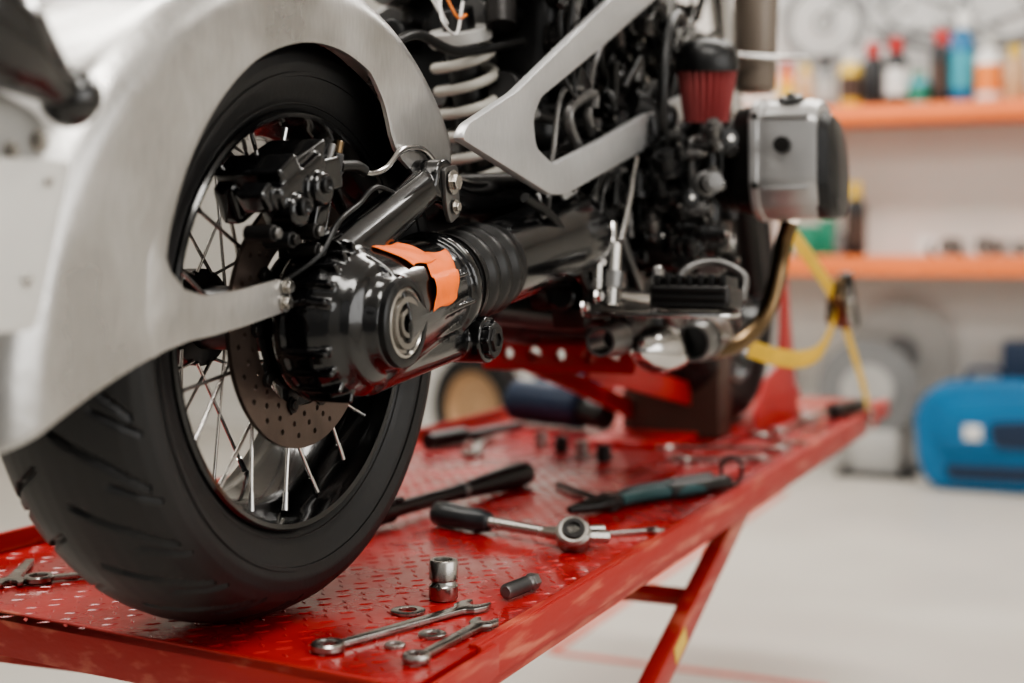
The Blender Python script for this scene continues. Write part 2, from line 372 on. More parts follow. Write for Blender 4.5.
lathe('shaft_tube','blk',B,[(0,0),(0,.054),(.02,.057),(.13,.059),(.20,.066),(.27,.075),(.30,.07),(.31,0)],onax(.345),ax,64,smooth=60)
cyl('swingarm_pivot','blkm',B,(.66,.14,1.18),(.66,-.185,1.18),.062,bev=.006,seg=48)
hexbolt('swingarm_pivot_bolt','steel',B,(.66,-.185,1.18),(0,-1,0),.022,.008)
plate('shock_link','grey',B,[roundpoly([(.174,1.252),(.210,1.258),(.216,1.198),(.190,1.186),(.180,1.205)],.008)],(0,-.170,0),(1,0,0),(0,0,1),.006,.001)
hexbolt('link_bolt_1','steel',B,(.192,-.178,1.236),(0,-1,0),.010,.007)
hexbolt('link_bolt_2','steel',B,(.198,-.178,1.207),(0,-1,0),.006,.005)
tube('link_arm','blk',B,[(.20,-.15,1.235),(.30,-.13,1.225),(.42,-.11,1.225),(.58,-.10,1.24)],.020,seg=16,flat=(1,1.2))
# caliper
bm=bmesh.new()
CX,CZ=.026,.004
def cb(x,y,z,s,r,bv): b_box(bm,(x+CX,y,z+CZ),s,rot=(0,r,0),bev=bv)
cb(-.096,-.128,1.212,(.094,.032,.050),-.50,.008)
cb(-.096,-.070,1.216,(.085,.028,.045),-.50,.008)
cb(-.088,-.10,1.243,(.095,.070,.018),-.42,.004)
cb(-.120,-.10,1.228,(.036,.082,.030),-.62,.004)
b_cyl(bm,(-.120+CX,-.12,1.195),(-.120+CX,-.152,1.195),.017,seg=32,bev=.003)
b_cyl(bm,(-.078+CX,-.12,1.219),(-.078+CX,-.154,1.219),.018,seg=32,bev=.003)
cb(-.045,-.13,1.232,(.035,.028,.036),-.2,.004)
cb(-.148,-.118,1.204,(.022,.034,.026),-.8,.004)
cb(-.045,-.122,1.192,(.028,.018,.055),.3,.004)
cal=fin(bm,'brake_caliper','blk',B); remesh(cal,.0018,2)
for i,(x,z,r) in enumerate([(-.094,1.199,.009),(-.052,1.223,.009)]):
    lathe('caliper_piston_cap_%d'%i,'blkm',B,[(0,r),(.003,r),(.004,r-.003),(.001,r-.005),(.001,0)],(x,-.154,z),(0,-1,0),24)
for i,(x,z) in enumerate([(-.136,1.172),(-.104,1.166),(-.058,1.175),(-.016,1.168),(-.055,1.155)]):
    cyl('caliper_pin_%d'%i,'blkm' if i%2 else 'dark',B,(x,-.115,z),(x,-.148,z),.0085)
    hexbolt('caliper_pin_bolt_%d'%i,'grey' if i%2==0 else 'dark',B,(x,-.148,z),(0,-1,0),.006,.004,washer=False)
cyl('bleed_nipple','grey',B,(-.020,-.135,1.245),(-.012,-.137,1.268),.0045)
cyl('banjo_block','dark',B,(-.008,-.135,1.232),(-.003,-.137,1.258),.009,seg=6)
cyl('banjo_bolt','bronze',B,(-.003,-.137,1.258),(.0,-.138,1.272),.006,seg=12)
tube('brake_pipe','chrome',B,[(-.01,-.138,1.243),(.02,-.14,1.247),(.06,-.14,1.240),(.096,-.14,1.248),(.128,-.14,1.268),(.156,-.14,1.275),(.19,-.14,1.274),(.215,-.14,1.262),(.25,-.135,1.245),(.33,-.12,1.23)],.0042)
tube('brake_pipe_sleeve','rubber',B,[(.0,-.138,1.245),(.03,-.14,1.247),(.05,-.14,1.243)],.0065)
tube('abs_cable','rubber',B,[(-.09,-.12,1.12),(-.06,-.15,1.15),(-.03,-.155,1.185),(.02,-.15,1.205),(.06,-.15,1.225),(.12,-.15,1.215)],.0030)
# ---- fender
def interp(tab,x):
    for (a,b),(c,d) in zip(tab,tab[1:]):
        if x<=c: 
            t=max(0,(x-a)/(c-a)); return b+(d-b)*t
    return tab[-1][1]
IN=[(32,.345),(35,.308),(38,.277),(42,.252),(46,.238),(51,.232),(56,.233),(60,.240),(67,.264),(75,.283),(87,.290),(100,.295),(120,.300),(163,.297),(172,.293),(183,.290)]
OUT=[(30,.3745),(90,.376),(110,.385),(130,.402),(150,.430),(170,.462),(190,.486)]
cs=[]
for s in [i/8 for i in range(9)]: cs.append(('s',s))
for k in range(1,9): cs.append(('f',k/8*math.pi/2))
for k in range(1,8): cs.append(('c',k/8))
for k in range(8,0,-1): cs.append(('g',k/8*math.pi/2))
for s in [i/8 for i in range(8,-1,-1)]: cs.append(('h',s))
HW=.135; FR=.042
bm=bmesh.new(); rows=[]
N=150
for i in range(N+1):
    q=i/N; row=[]
    for kind,p in cs:
        if kind in 'sh': s=p*.8
        elif kind in 'fg': s=.8+.2*math.sin(p)
        else: s=1
        t0=32+ (2*(1-s)); t1=182.5+7.5*s
        th=t0+(t1-t0)*q
        ri=interp(IN,th); ro=interp(OUT,th)
        if q<.04: ro-= .022*(1-q/.04)**2
        if kind in 'sh': r=ri+(ro-FR-ri)*p; y=HW
        elif kind in 'fg': r=ro-FR+FR*math.sin(p); y=HW-FR+FR*math.cos(p)
        else: r=ro+.006*math.sin(p*math.pi); y=(HW-FR)*(1-2*p)
        if kind in 'sfc': y=-y
        a=math.radians(th)
        row.append(bm.verts.new((math.cos(a)*r,y,1.08+math.sin(a)*r)))
    rows.append(row)
for A,Bq in zip(rows,rows[1:]):
    for j in range(len(cs)-1): bm.faces.new((A[j],A[j+1],Bq[j+1],Bq[j]))
fo=fin(bm,'rear_fender','alu',B,50)
so=fo.modifiers.new('s','SOLIDIFY'); so.thickness=.005; so.offset=-1
bv=fo.modifiers.new('b','BEVEL'); bv.width=.0018; bv.segments=2; bv.limit_method='ANGLE'; bv.angle_limit=math.radians(60)
arm=[(-.300,1.175),(-.291,1.155),(-.281,1.137),(-.262,1.121),(-.231,1.114),(-.177,1.118),(-.112,1.127),(-.098,1.125),(-.089,1.116),(-.088,1.104),(-.095,1.095),(-.107,1.0925),(-.168,1.083),(-.216,1.077),(-.254,1.074),(-.290,1.067),(-.305,1.062),(-.315,1.10),(-.312,1.15)]
plate('fender_stay','alu',B,[arm],(0,-.1305,0),(1,0,0),(0,0,1),.0048,.0012)
hexbolt('stay_bolt_upper','steel',B,(-.099,-.136,1.119),(0,-1,0),.0065,.006)
hexbolt('stay_bolt_lower','steel',B,(-.1015,-.136,1.103),(0,-1,0),.0065,.006)
cyl('stay_spacer','steel',B,(-.100,-.131,1.110),(-.100,-.10,1.110),.009)
plate('licence_plate_panel','plate',B,[roundpoly([(-.700,1.099),(-.4955,1.097),(-.4585,1.2235),(-.700,1.2165)],.010)],(0,-.176,0),(1,0,0),(0,0,1),.004,.001)
for i,(x,z) in enumerate([(-.484,1.207),(-.506,1.134),(-.66,1.20),(-.66,1.12)]):
    hexbolt('panel_bolt_%d'%i,'steel',B,(x,-.180,z),(0,-1,0),.0042,.002,washer=False,socket=True)
    cyl('panel_standoff_%d'%i,'grey',B,(x,-.176,z),(x,-.12,z),.006)
plate('signal_bracket','lg',B,[roundpoly([(-.66,1.215),(-.490,1.212),(-.462,1.235),(-.475,1.258),(-.56,1.285),(-.66,1.285)],.014)],(0,-.158,0),(1,0,0),(0,0,1),.006,.0012)
hexbolt('bracket_bolt_1','steel',B,(-.477,-.165,1.237),(0,-1,0),.006,.005)
hexbolt('bracket_bolt_2','steel',B,(-.505,-.165,1.228),(0,-1,0),.005,.004)
cyl('bracket_mount','grey',B,(-.55,-.158,1.25),(-.55,-.12,1.25),.015)
lathe('turn_signal','blk',B,[(0,0),(0,.034),(.02,.040),(.07,.036),(.10,.026),(.125,.017),(.135,.0165),(.139,.021),(.145,.0225),(.156,.0225),(.160,.020),(.160,0)],(-.600,-.190,1.332),(.135,.005,-.062),40,smooth=50)
lathe('turn_signal_lens','orn',B,[(0,0),(-.012,.012),(0,.032)],(-.600,-.190,1.332),(.135,.005,-.062),32)
# ---- shock
sa=V((.50,-.03,1.50)); sb=V((.60,-.03,1.20)); sd=(sb-sa).normalized(); u_,v_,_w=basis(sd)
pts=[]
for i in range(180):
    t=i/179; a=t*2*math.pi*7; pts.append(sa+sd*(.05+t*.235)+(u_*math.cos(a)+v_*math.sin(a))*.042)
tube('shock_spring','cream',B,pts,.0078,seg=10,smooth=False)
cyl('shock_body','blkm',B,sa,sb+sd*.02,.024)
cyl('shock_collar','lg',B,sa+sd*.03,sa+sd*.048,.046)
cyl('shock_collar_lower','dark',B,sa+sd*.285,sa+sd*.30,.046)
cyl('shock_reservoir','dark',B,(.50,-.10,1.47),(.52,-.09,1.55),.022)
# ---- frame plates
fr=[(.152,1.283),(.170,1.302),(.308,1.353),(.651,1.524),(1.05,1.72),(1.05,1.645),(.86,1.558),(.629,1.455),(.388,1.354),(.362,1.3255),(.372,1.288),(.432,1.269),(.629,1.319),(.811,1.369),(1.083,1.437),(1.142,1.4035),(.811,1.3137),(.474,1.2306),(.421,1.2288)]
plate('subframe_right','frame',B,[roundpoly(fr,.012)],(0,-.195,0),(1,0,0),(0,0,1),.014,.003)
plate('subframe_left','frame',B,[roundpoly(fr,.012)],(0,.209,0),(1,0,0),(0,0,1),.014,.003)
for i,(x,z) in enumerate([(.46,1.25),(1.09,1.42)]):
    cyl('frame_spacer_%d'%i,'dark',B,(x,-.19,z),(x,.19,z),.012)
hexbolt('frame_bolt_1','steel',B,(1.09,-.209,1.42),(0,-1,0),.010,.006)
plate('frame_tab','frame',B,[roundpoly([(.49,1.240),(.56,1.260),(.56,1.238),(.51,1.224)],.006)],(0,-.188,0),(1,0,0),(0,0,1),.005,.001)
hexbolt('frame_tab_bolt','chrome',B,(.535,-.195,1.245),(0,-1,0),.006,.005)
# ---- engine
bm=bmesh.new()
b_box(bm,(1.07,0,1.16),(.46,.32,.30),bev=.03,seg=3)
b_box(bm,(.75,0,1.19),(.26,.26,.25),bev=.03,seg=3)
b_box(bm,(.92,0,1.47),(.62,.26,.34),bev=.03,seg=3)
b_box(bm,(1.33,0,1.32),(.12,.26,.42),bev=.03,seg=3)
b_box(bm,(1.42,0,1.15),(.06,.30,.40),bev=.02,seg=3)
fin(bm,'engine_block','blkm',B)
bm=bmesh.new();bg=bmesh.new();bs=bmesh.new();bh=bmesh.new();bw=bmesh.new();bn=bmesh.new()
def part(tgt,p,ax,r,h):
    p=V(p);a=V(ax).normalized()
    b_lathe(tgt,[(0,0),(0,r*1.25),(h*.2,r*1.25),(h*.22,r),(h*.8,r),(h*.82,r*.7),(h,r*.7),(h*1.02,0)],p,a,20)
    if random.random()<.5: b_cyl(bs,p+a*h,p+a*(h+.005),r*.35,seg=6,bev=.0005)
for k in range(230):
    x=random.uniform(.60,1.36); z=random.uniform(1.05,1.62); 
    if .95<x<1.15 and 1.22<z<1.38: continue
    d=random.choice([0,0,1,2]); r=random.uniform(.006,.024); tgt=random.choice([bm,bm,bg,bg,bn])
    y0=-.12; y1=-.145-random.random()*.038
    if d==0: part(tgt,(x,y0,z),(0,-1,0),r,abs(y1-y0))
    elif d==1: b_box(tgt,(x,y1+.01,z),(r*2.6,.05,r*1.8),rot=(0,random.choice([0,.5,-.3]),0),bev=.003)
    else: b_cyl(tgt,(x,y1+.01,z),(x+random.uniform(-.08,.08),y1+.01,z+random.uniform(-.08,.08)),r*.55,seg=14,bev=.002)
    if random.random()<.40: b_cyl(bs,(x,y1,z),(x,y1-.009,z),random.choice([.003,.004,.006]),seg=6,bev=.0006)
for k in range(60):
    x=random.uniform(.80,.96); z=random.uniform(1.13,1.34); y=random.uniform(-.31,-.19); r=random.uniform(.007,.018)
    tgt=random.choice([bm,bm,bg,bn]); ax_=random.choice([(0,-1,0),(-1,0,0),(-.7,-.5,0),(0,0,1),(-.5,0,.7)])
    part(tgt,(x,y,z),ax_,r,r*2.6)
for k in range(26):
    x=random.uniform(.82,.95); z=random.uniform(1.12,1.30); y=random.uniform(-.27,-.19); P=[(x,y,z)]
    for j in range(3):
        x+=random.uniform(-.03,.05); z+=random.uniform(-.02,.10); y+=random.uniform(-.03,.02); P.append((x,max(y,-.31),min(z,1.48 if y>-.215 else 1.33)))
    b_tube(bh if k%4 else bn,P,random.choice([.003,.004,.006]),seg=8,n=6)
for k in range(40):
    y=random.uniform(-.13,.14); z=random.uniform(1.22,1.60); r=random.uniform(.006,.026)
    b_cyl(random.choice([bm,bg,bn]),(.66,y,z),(.575-random.random()*.04,y,z),r,seg=20,bev=.002)
for k in range(70):
    x=random.uniform(.56,1.2); z=random.uniform(1.2,1.62); P=[(x,-.17-random.random()*.02,z)]
    for j in range(4):
        x+=random.uniform(-.08,.10); z+=random.uniform(-.10,.08); P.append((x,-.165-random.random()*.028,max(1.08,z)))
    b_tube(bh if k%5 else bn,P,random.choice([.002,.003,.004,.006,.008]),seg=8,n=6)
for k in range(6):
    x=random.uniform(.95,1.15); z=random.uniform(1.50,1.6); P=[(x,-.20,z)]
    for j in range(3):
        x+=random.uniform(-.05,.06); z+=random.uniform(-.05,.05); P.append((x,-.19-random.random()*.02,z))
    b_tube(bw,P,.0015,seg=6,n=6)
fin(bm,'engine_ancillaries','blkm',B); fin(bg,'engine_castings','dark',B); fin(bs,'engine_bolts','steel',B,30); fin(bh,'engine_hoses','rubber',B,60); fin(bn,'engine_brackets','grey',B); fin(bw,'wiring','lg',B)
tube('hose_loop','rubber',B,[(.86,-.23,1.28),(.80,-.24,1.36),(.79,-.245,1.43),(.82,-.245,1.50),(.88,-.24,1.535),(.96,-.225,1.535)],.009)
tube('hose_frame','rubber',B,[(.40,-.18,1.225),(.47,-.19,1.20),(.53,-.195,1.155),(.58,-.195,1.11),(.63,-.195,1.08)],.007)
tube('hose_mid','rubber',B,[(.87,-.25,1.34),(.865,-.25,1.29),(.88,-.25,1.24),(.91,-.24,1.18)],.008)
tube('chrome_rod','chrome',B,[(.79,-.20,1.30),(.745,-.205,1.235),(.70,-.205,1.165)],.006)
tube('chrome_lever','chrome',B,[(1.30,-.20,1.53),(1.36,-.27,1.525),(1.45,-.33,1.53)],.005)
tube('wire_white_a','white',B,[(.34,-.04,1.53),(.38,-.06,1.49),(.36,-.08,1.455),(.42,-.07,1.45),(.46,-.06,1.50)],.0022)
tube('wire_white_b','white',B,[(.36,-.03,1.55),(.35,-.06,1.50),(.39,-.07,1.46),(.41,-.05,1.49),(.44,-.05,1.55)],.0022)
tube('wire_orange','orn',B,[(.37,-.06,1.56),(.375,-.07,1.51),(.40,-.08,1.47),(.45,-.07,1.48)],.0022)
tube('wire_loom','rubber',B,[(.28,-.05,1.42),(.35,-.05,1.44),(.45,-.06,1.43),(.58,-.10,1.46)],.007)
# cylinders
bm=bmesh.new(); pr=[(.12,0),(.12,.07)]
y=.16
while y<.325: pr+=[(y,.066),(y,.080),(y+.004,.080),(y+.004,.066)]; y+=.012
pr+=[(.335,.075),(.345,0)]
b_lathe(bm,pr,(1.05,0,1.30),(0,-1,0),40)
b_lathe(bm,pr,(1.05,0,1.30),(0,1,0),40)
fin(bm,'cylinder_fins','blkm',B,30)
lathe('throttle_body','blkm',B,[(0,0),(0,.024),(.03,.028),(.035,.022),(.08,.024),(.085,.028),(.10,.028),(.10,0)],(.82,-.175,1.39),(.9,-.3,-.2),32)
lathe('starter_cover','dark',B,[(0,0),(0,.05),(.08,.05),(.095,.042),(.10,0)],(.90,-.17,1.17),(0,-1,.05),40)
box('lower_cover','blkm',B,(.95,-.23,1.19),(.10,.14,.09),rot=(0,.2,0),bev=.02,seg=3)
oc=[(.945,1.262),(.962,1.225),(1.00,1.205),(1.065,1.203),(1.10,1.225),(1.118,1.29),(1.108,1.35),(1.075,1.400),(1.01,1.408),(.968,1.398),(.945,1.372)]
def scaled(P,s,c=(1.03,1.305)): return [(c[0]+(p[0]-c[0])*s,c[1]+(p[1]-c[1])*s) for p in P]
def loft(name,m,secs,c=(1.03,1.305)):
    bm=bmesh.new(); R=[]
    for y,s in secs: R.append([bm.verts.new((p[0],y,p[1])) for p in roundpoly(scaled(oc,s,c),.010,3)])
    for A,Bq in zip(R,R[1:]):
        n=len(A)
        for i in range(n): bm.faces.new((A[i],A[(i+1)%n],Bq[(i+1)%n],Bq[i]))
    bm.faces.new(R[0]); bm.faces.new(R[-1][::-1]); return fin(bm,name,m,B,25)
loft('cylinder_head_right','dark',[(-.31,.86),(-.340,.92)])
loft('valve_cover_right','cover',[(-.338,.97),(-.341,1.0),(-.352,1.0),(-.354,.975),(-.362,.975),(-.366,.99),(-.435,.955),(-.447,.91),(-.450,.6)])
loft('valve_cover_guard','blkm',[(-.436,.82),(-.449,.88),(-.464,.82),(-.473,.66),(-.475,.4)],(1.06,1.225))
loft('valve_cover_left','cover',[(.345,.97),(.360,1.0),(.425,.96),(.455,.85),(.465,.6)])
bm=bmesh.new()
b_box(bm,(.947,-.398,1.372),(.010,.075,.006),bev=.001); b_box(bm,(.947,-.398,1.255),(.010,.075,.006),bev=.001)
fin(bm,'cover_rear_ribs','cover',B)
lathe('oil_filler_cap','blkm',B,[(0,0),(0,.022),(.006,.022),(.010,.018),(.010,.008),(.016,.006),(.016,0)],(.985,-.40,1.397),(-.3,0,1),24)
for i,(y,z) in enumerate([(-.348,1.262),(-.348,1.372)]):
    hexbolt('cover_bolt_%d'%i,'dark',B,(.948,y,z),(-1,0,0),.0045,.005)
lathe('ignition_coil_cap','dark',B,[(0,0),(0,.014),(.012,.013),(.012,0)],(.945,-.395,1.325),(-1,0,0),20)
# air filter
fa=V((.945,-.268,1.355)); fb=V((.925,-.276,1.500)); fd_=(fb-fa)
u2,v2,w2=basis(fd_); L=fd_.length
bm=bmesh.new(); rings=[]
for t,rr in [(0.010,.036),(L*.68,.050)]:
    rings.append([bm.verts.new(fa+w2*t+(u2*math.cos(a)+v2*math.sin(a))*(rr-(.006 if k%2 else 0))) for k,a in [(k,2*math.pi*k/52) for k in range(52)]])
for k in range(52): bm.faces.new((rings[0][k],rings[0][(k+1)%52],rings[1][(k+1)%52],rings[1][k]))
fin(bm,'air_filter_pleats','maroon',B,None)
lathe('air_filter_cap','blkm',B,[(L*.65,.042),(L*.65,.0515),(L*.71,.0525),(L*.82,.050),(L*.92,.044),(L*.99,.029),(L*1.01,0)],fa,w2,40,smooth=60)
lathe('air_filter_base','chrome',B,[(-.02,0),(-.02,.032),(-.005,.034),(.012,.039),(.014,.032)],fa,w2,40)
tube('air_intake_pipe','blkm',B,[fa-w2*.01,fa-w2*.05,fa-w2*.08+V((.05,.04,0))],.027,seg=20)
lathe('intake_snorkel','taupe',B,[(0,0),(0,.036),(.006,.040),(.28,.046),(.30,.04),(.30,0)],(1.40,-.235,1.465),(.05,.0,1),32,smooth=60)
# exhaust
tube('exhaust_header','bronze',B,[(1.16,-.36,1.21),(1.17,-.345,1.17),(1.165,-.335,1.11),(1.13,-.32,1.04),(1.06,-.29,.995),(.97,-.25,.985)],.0155,seg=20)
lathe('exhaust_tip','grey',B,[(0,.026),(0,.030),(.004,.031),(.20,.034),(.20,.024),(.02,.026)],(.855,-.270,1.008),(1,.10,.02),40,True)
lathe('exhaust_inner','rubber',B,[(.03,.0255),(.031,0)],(.855,-.270,1.008),(1,.10,.02),32)
lathe('exhaust_collector','chrome',B,[(0,0),(0,.010),(.02,.024),(.06,.038),(.12,.036),(.15,.02),(.155,0)],(.73,-.222,1.003),(1,-.15,-.03),40,smooth=60)
lathe('link_pipe','grey',B,[(0,.018),(0,.022),(.05,.024),(.09,.028),(.09,.018)],(.63,-.200,1.022),(1,.1,0),28,True)
lathe('exhaust_clamp','steel',B,[(0,.033),(0,.037),(.012,.037),(.012,.033)],(.93,-.2625,1.0095),(1,.10,.02),32,True)
hexbolt('clamp_bolt','steel',B,(.935,-.300,1.012),(0,-1,0),.006,.008)
# rider footrest
plate('footboard','chrome',B,[roundpoly([(.600,-.175),(.60,-.36),(.615,-.40),(.68,-.40),(.71,-.36),(.73,-.175)],.02)],(0,0,1.060),(1,0,0),(0,1,0),.007,.002)
bm=bmesh.new(); b_box(bm,(.665,-.335,1.087),(.085,.118,.034),rot=(0,.08,0),bev=.010,seg=4)
fin(bm,'footpeg_base','dark',B)
bm=bmesh.new()
for k in range(7): b_box(bm,(.665,-.287-k*.016,1.110),(.074,.010,.016),rot=(0,.08,0),bev=.003)
for k in range(3): b_box(bm,(.622,-.335,1.078+k*.011),(.006,.105,.005),bev=.001)
fin(bm,'footpeg_rubber','rubber',B)
plate('pedal_lever','chrome',B,[roundpoly([(.0,.0),(.02,-.01),(.035,.06),(.018,.068)],.006)],(.63,-.275,1.068),(1,0,.0),(0,0,1),.012,.002)
tube('pedal_guard','grey',B,[(.70,-.28,1.075),(.72,-.30,1.125),(.74,-.34,1.138),(.74,-.385,1.118),(.71,-.39,1.08)],.006,seg=12)
tube('brake_lever_arm','chrome',B,[(.64,-.225,1.09),(.72,-.235,1.085),(.82,-.26,1.075),(.93,-.30,1.075)],.007,seg=12,flat=(.6,1.2))
cyl('master_cylinder','steel',B,(.63,-.215,1.075),(.645,-.215,1.165),.013)
cyl('master_cylinder_collar','grey',B,(.635,-.215,1.10),(.639,-.215,1.125),.018)
cyl('master_cylinder_clevis','chrome',B,(.64,-.215,1.165),(.655,-.21,1.195),.007)
cyl('brake_light_switch','steel',B,(.60,-.205,1.10),(.605,-.205,1.15),.008,seg=6)
tube('switch_wire','rubber',B,[(.605,-.205,1.15),(.60,-.21,1.19),(.63,-.205,1.24),(.70,-.19,1.27)],.003)
for i,(x,y,z) in enumerate([(.60,-.215,1.09),(.61,-.215,1.14),(.66,-.225,1.105),(.69,-.22,1.085),(.62,-.22,1.185),(.66,-.215,1.15),(.575,-.20,1.12),(.585,-.20,1.075)]):
    hexbolt('footrest_bolt_%d'%i,'chrome',B,(x,y+.01,z),(0,-1,0),.008,.008)
plate('footrest_hanger','blkm',B,[roundpoly([(.58,1.20),(.70,1.22),(.76,1.12),(.74,1.055),(.60,1.055)],.015)],(0,-.185,0),(1,0,0),(0,0,1),.012,.002)
plate('brake_pedal_link','grey',B,[roundpoly([(.64,1.17),(.66,1.175),(.74,1.10),(.73,1.085)],.006)],(0,-.225,0),(1,0,0),(0,0,1),.006,.001)
for i,(p0,p1,r) in enumerate([((.55,-.05,1.08),(.95,-.1,1.04),.03),((.6,-.15,1.09),(.9,-.17,1.06),.022),((.7,.05,1.06),(.95,.05,1.03),.04),((.8,-.14,1.02),(1.3,-.12,1.0),.03)]):
    cyl('sump_pipe_%d'%i,'blkm',B,p0,p1,r,bev=.004)
bm=bmesh.new(); bmesh.ops.create_uvsphere(bm,u_segments=48,v_segments=24,radius=1,matrix=Matrix.Translation((1.30,0,1.79))@Matrix.Diagonal((.36,.19,.14,1)))
fin(bm,'fuel_tank','taupe',B,80)
box('seat_pad','blkm',B,(.78,0,1.70),(.55,.26,.07),rot=(0,-.12,0),bev=.03,seg=4)
FX=1.86
build_wheel(V((FX,0,1.08)),'front_',200)
for s in (-1,1):
    cyl('fork_leg_%d'%(s+1),'chrome',B,(FX,s*.115,1.08),(1.50,s*.115,1.84),.024,bev=.004)
    cyl('fork_slider_%d'%(s+1),'blkm',B,(FX+.01,s*.115,1.06),(FX-.12,s*.115,1.35),.032,bev=.004)
    tube('handlebar_%d'%(s+1),'blkm',B,[(1.48,0,1.86),(1.48,s*.15,1.90),(1.42,s*.28,1.92),(1.32,s*.40,1.89)],.012)
cyl('front_axle','steel',B,(FX,-.14,1.08),(FX,.14,1.08),.012)
# ================================================================= jack & chock & strap
J=root('motorcycle_jack',(1.0,0,.75))
plate('jack_saddle','redc',J,[roundpoly([(-.13,0),(.16,0),(.16,.055),(-.13,.055)],.008),circ((-.09,.03),.010),circ((-.045,.03),.013),circ((.01,.03),.010),circ((.06,.03),.013),circ((.11,.03),.010)],(.99,0,.942),(0,1,0),(0,0,1),.02,.002)
box('jack_saddle_top','redc',J,(1.05,.015,.992),(.12,.27,.012))
leg('jack_arm_0',(1.02,-.03,.955),(1.66,-.03,.84),.012,.050,J,'redc')
leg('jack_arm_1',(1.06,.12,.955),(1.66,.09,.80),.012,.040,J,'redc')
box('jack_block','brn',J,(1.68,.01,.850),(.10,.22,.195),bev=.006)
box('jack_base','redc',J,(1.58,.04,.757),(.32,.18,.012))
cyl('jack_pump','navy',J,(1.66,.22,.80),(1.72,.42,.805),.048,bev=.010)
cyl('jack_pump_cap','blkm',J,(1.62,.15,.785),(1.66,.23,.795),.030,bev=.006)
C=root('wheel_chock',(1.9,0,.75))
for s in (-1,1):
    plate('chock_side_%d'%(s+1),'redc',C,[roundpoly([(1.74,.757),(2.16,.757),(2.12,.85),(2.03,1.10),(2.00,1.10),(1.97,.89),(1.82,.86),(1.74,.80)],.012)],(0,s*.145,0),(1,0,0),(0,0,1),.008,.001)
box('chock_base','redc',C,(1.95,0,.754),(.42,.30,.008),bev=.001)
cyl('chock_bar','redc',C,(2.215,-.14,.80),(2.215,.14,.80),.014)
S=root('ratchet_strap',(1.8,-.3,.75))
def strap(n,pts,wd=.013):
    tube(n,'yellow',S,pts,wd,seg=12,flat=(.08,1))
strap('strap_upper',[(1.42,-.27,1.25),(1.50,-.285,1.19),(1.66,-.30,1.12),(1.86,-.305,1.045)],.019)
strap('strap_lower',[(1.88,-.305,1.03),(1.98,-.31,.95),(2.12,-.315,.84),(2.2,-.315,.775)],.019)
strap('strap_tail',[(1.25,-.26,.975),(1.33,-.29,.955),(1.47,-.31,.940),(1.65,-.31,.945),(1.80,-.307,.99),(1.86,-.305,1.03)],.017)
box('ratchet_body','bronze',S,(1.87,-.31,1.035),(.13,.035,.05),rot=(0,.6,0),bev=.004)
for s in (0,1): plate('ratchet_cheek_%d'%s,'steel',S,[roundpoly([(1.82,1.00),(1.85,1.09),(1.89,1.08),(1.93,.99),(1.89,.97)],.01)],(0,-.288-.045*s,0),(1,0,0),(0,0,1),.003)
box('ratchet_lever','blkm',S,(1.90,-.325,1.045),(.15,.03,.018),rot=(0,.9,0),bev=.003)
cyl('ratchet_spool','steel',S,(1.865,-.285,1.04),(1.865,-.34,1.04),.012)
tube('strap_hook','steel',S,[(2.19,-.315,.785),(2.215,-.318,.762),(2.225,-.315,.735),(2.21,-.315,.715),(2.19,-.315,.722)],.006)
# ================================================================= TOOLS
Z=.7512
def wrench(name,p0,p1,w=.007,r=.014,ring=True,m='steel',z=Z):
    p0=V((*p0,z));p1=V((*p1,z)); d=(p1-p0);L=d.length;d.normalize(); e=V((-d.y,d.x,0))
    R=root(name,(p0+p1)/2)
    bm=bmesh.new()
    s=r*1.15
    if ring:
        b_lathe(bm,[(0,r*.62),(0,r*.9),(.002,r),(.007,r),(.009,r*.9),(.009,r*.62)],p0,(0,0,1),32,True)
        st=r*.85
    else: st=0
    hk=[(st,-w*.55),(L-s*1.5,-w*.8),(L-s*1.1,-s*.85),(L-s*.2,-s*.95),(L+s*.55,-s*.55),(L+s*.5,-s*.38),(L-s*.25,-s*.30),(L-s*.55,0.0),(L-s*.25,s*.42),(L+s*.35,s*.62),(L+s*.25,s*.95),(L-s*.4,s*1.0),(L-s*1.1,s*.85),(L-s*1.5,w*.8),(st,w*.55)]
    b_plate(bm,[roundpoly(hk,.003,3)],p0+V((0,0,.001)),d,e,.0055,.001)
    fin(bm,'wrench_body',m,R)
wrench('combination_wrench',(-.072,-.168),(.142,-.234),.010,.0175)
wrench('combination_wrench.001',(-.070,-.268),(.082,-.274),.009,.014)
wrench('combination_wrench.002',(.55,-.20),(.632,-.288),.006,.011)
wrench('combination_wrench.003',(.036,.308),(.16,.21),.011,.018)
wrench('combination_wrench.004',(.11,.390),(.005,.325),.010,.015,False)
wrench('combination_wrench.005',(1.706,-.17),(1.60,-.27),.013,.022)
wrench('combination_wrench.006',(1.44,-.04),(1.53,-.26),.014,.024)
wrench('combination_wrench.007',(1.20,.28),(1.42,.36),.014,.024)
wrench('combination_wrench.008',(1.80,-.19),(2.02,-.21),.013,.022)
wrench('combination_wrench.009',(1.30,-.12),(1.38,-.26),.011,.019)
wrench('combination_wrench.010',(2.10,-.19),(2.34,-.22),.015,.026)
def washer(name,x,y,r):
    lathe(name,'steel',None,[(0,r*.52),(0,r),(.0022,r),(.0028,r*.93),(.0028,r*.55),(.0022,r*.52)],(x,y,Z),(0,0,1),40,True)
washer('washer',.095,-.170,.0195); washer('washer.001',.022,-.238,.015); washer('washer.002',-.030,-.222,.011)
lathe('socket_bit','steel',None,[(0,.009),(0,.0155),(.002,.017),(.016,.0172),(.0185,.0150),(.022,.0145),(.024,.0168),(.044,.0168),(.046,.0155),(.046,.011),(.03,.010),(.03,0)],(.163,-.180,Z),(0,0,1),48)
R=root('hex_bolt',(.22,-.255,.76))
bd=V((.066,-.009,0)).normalized(); bp=V((.183,-.250,.7617))
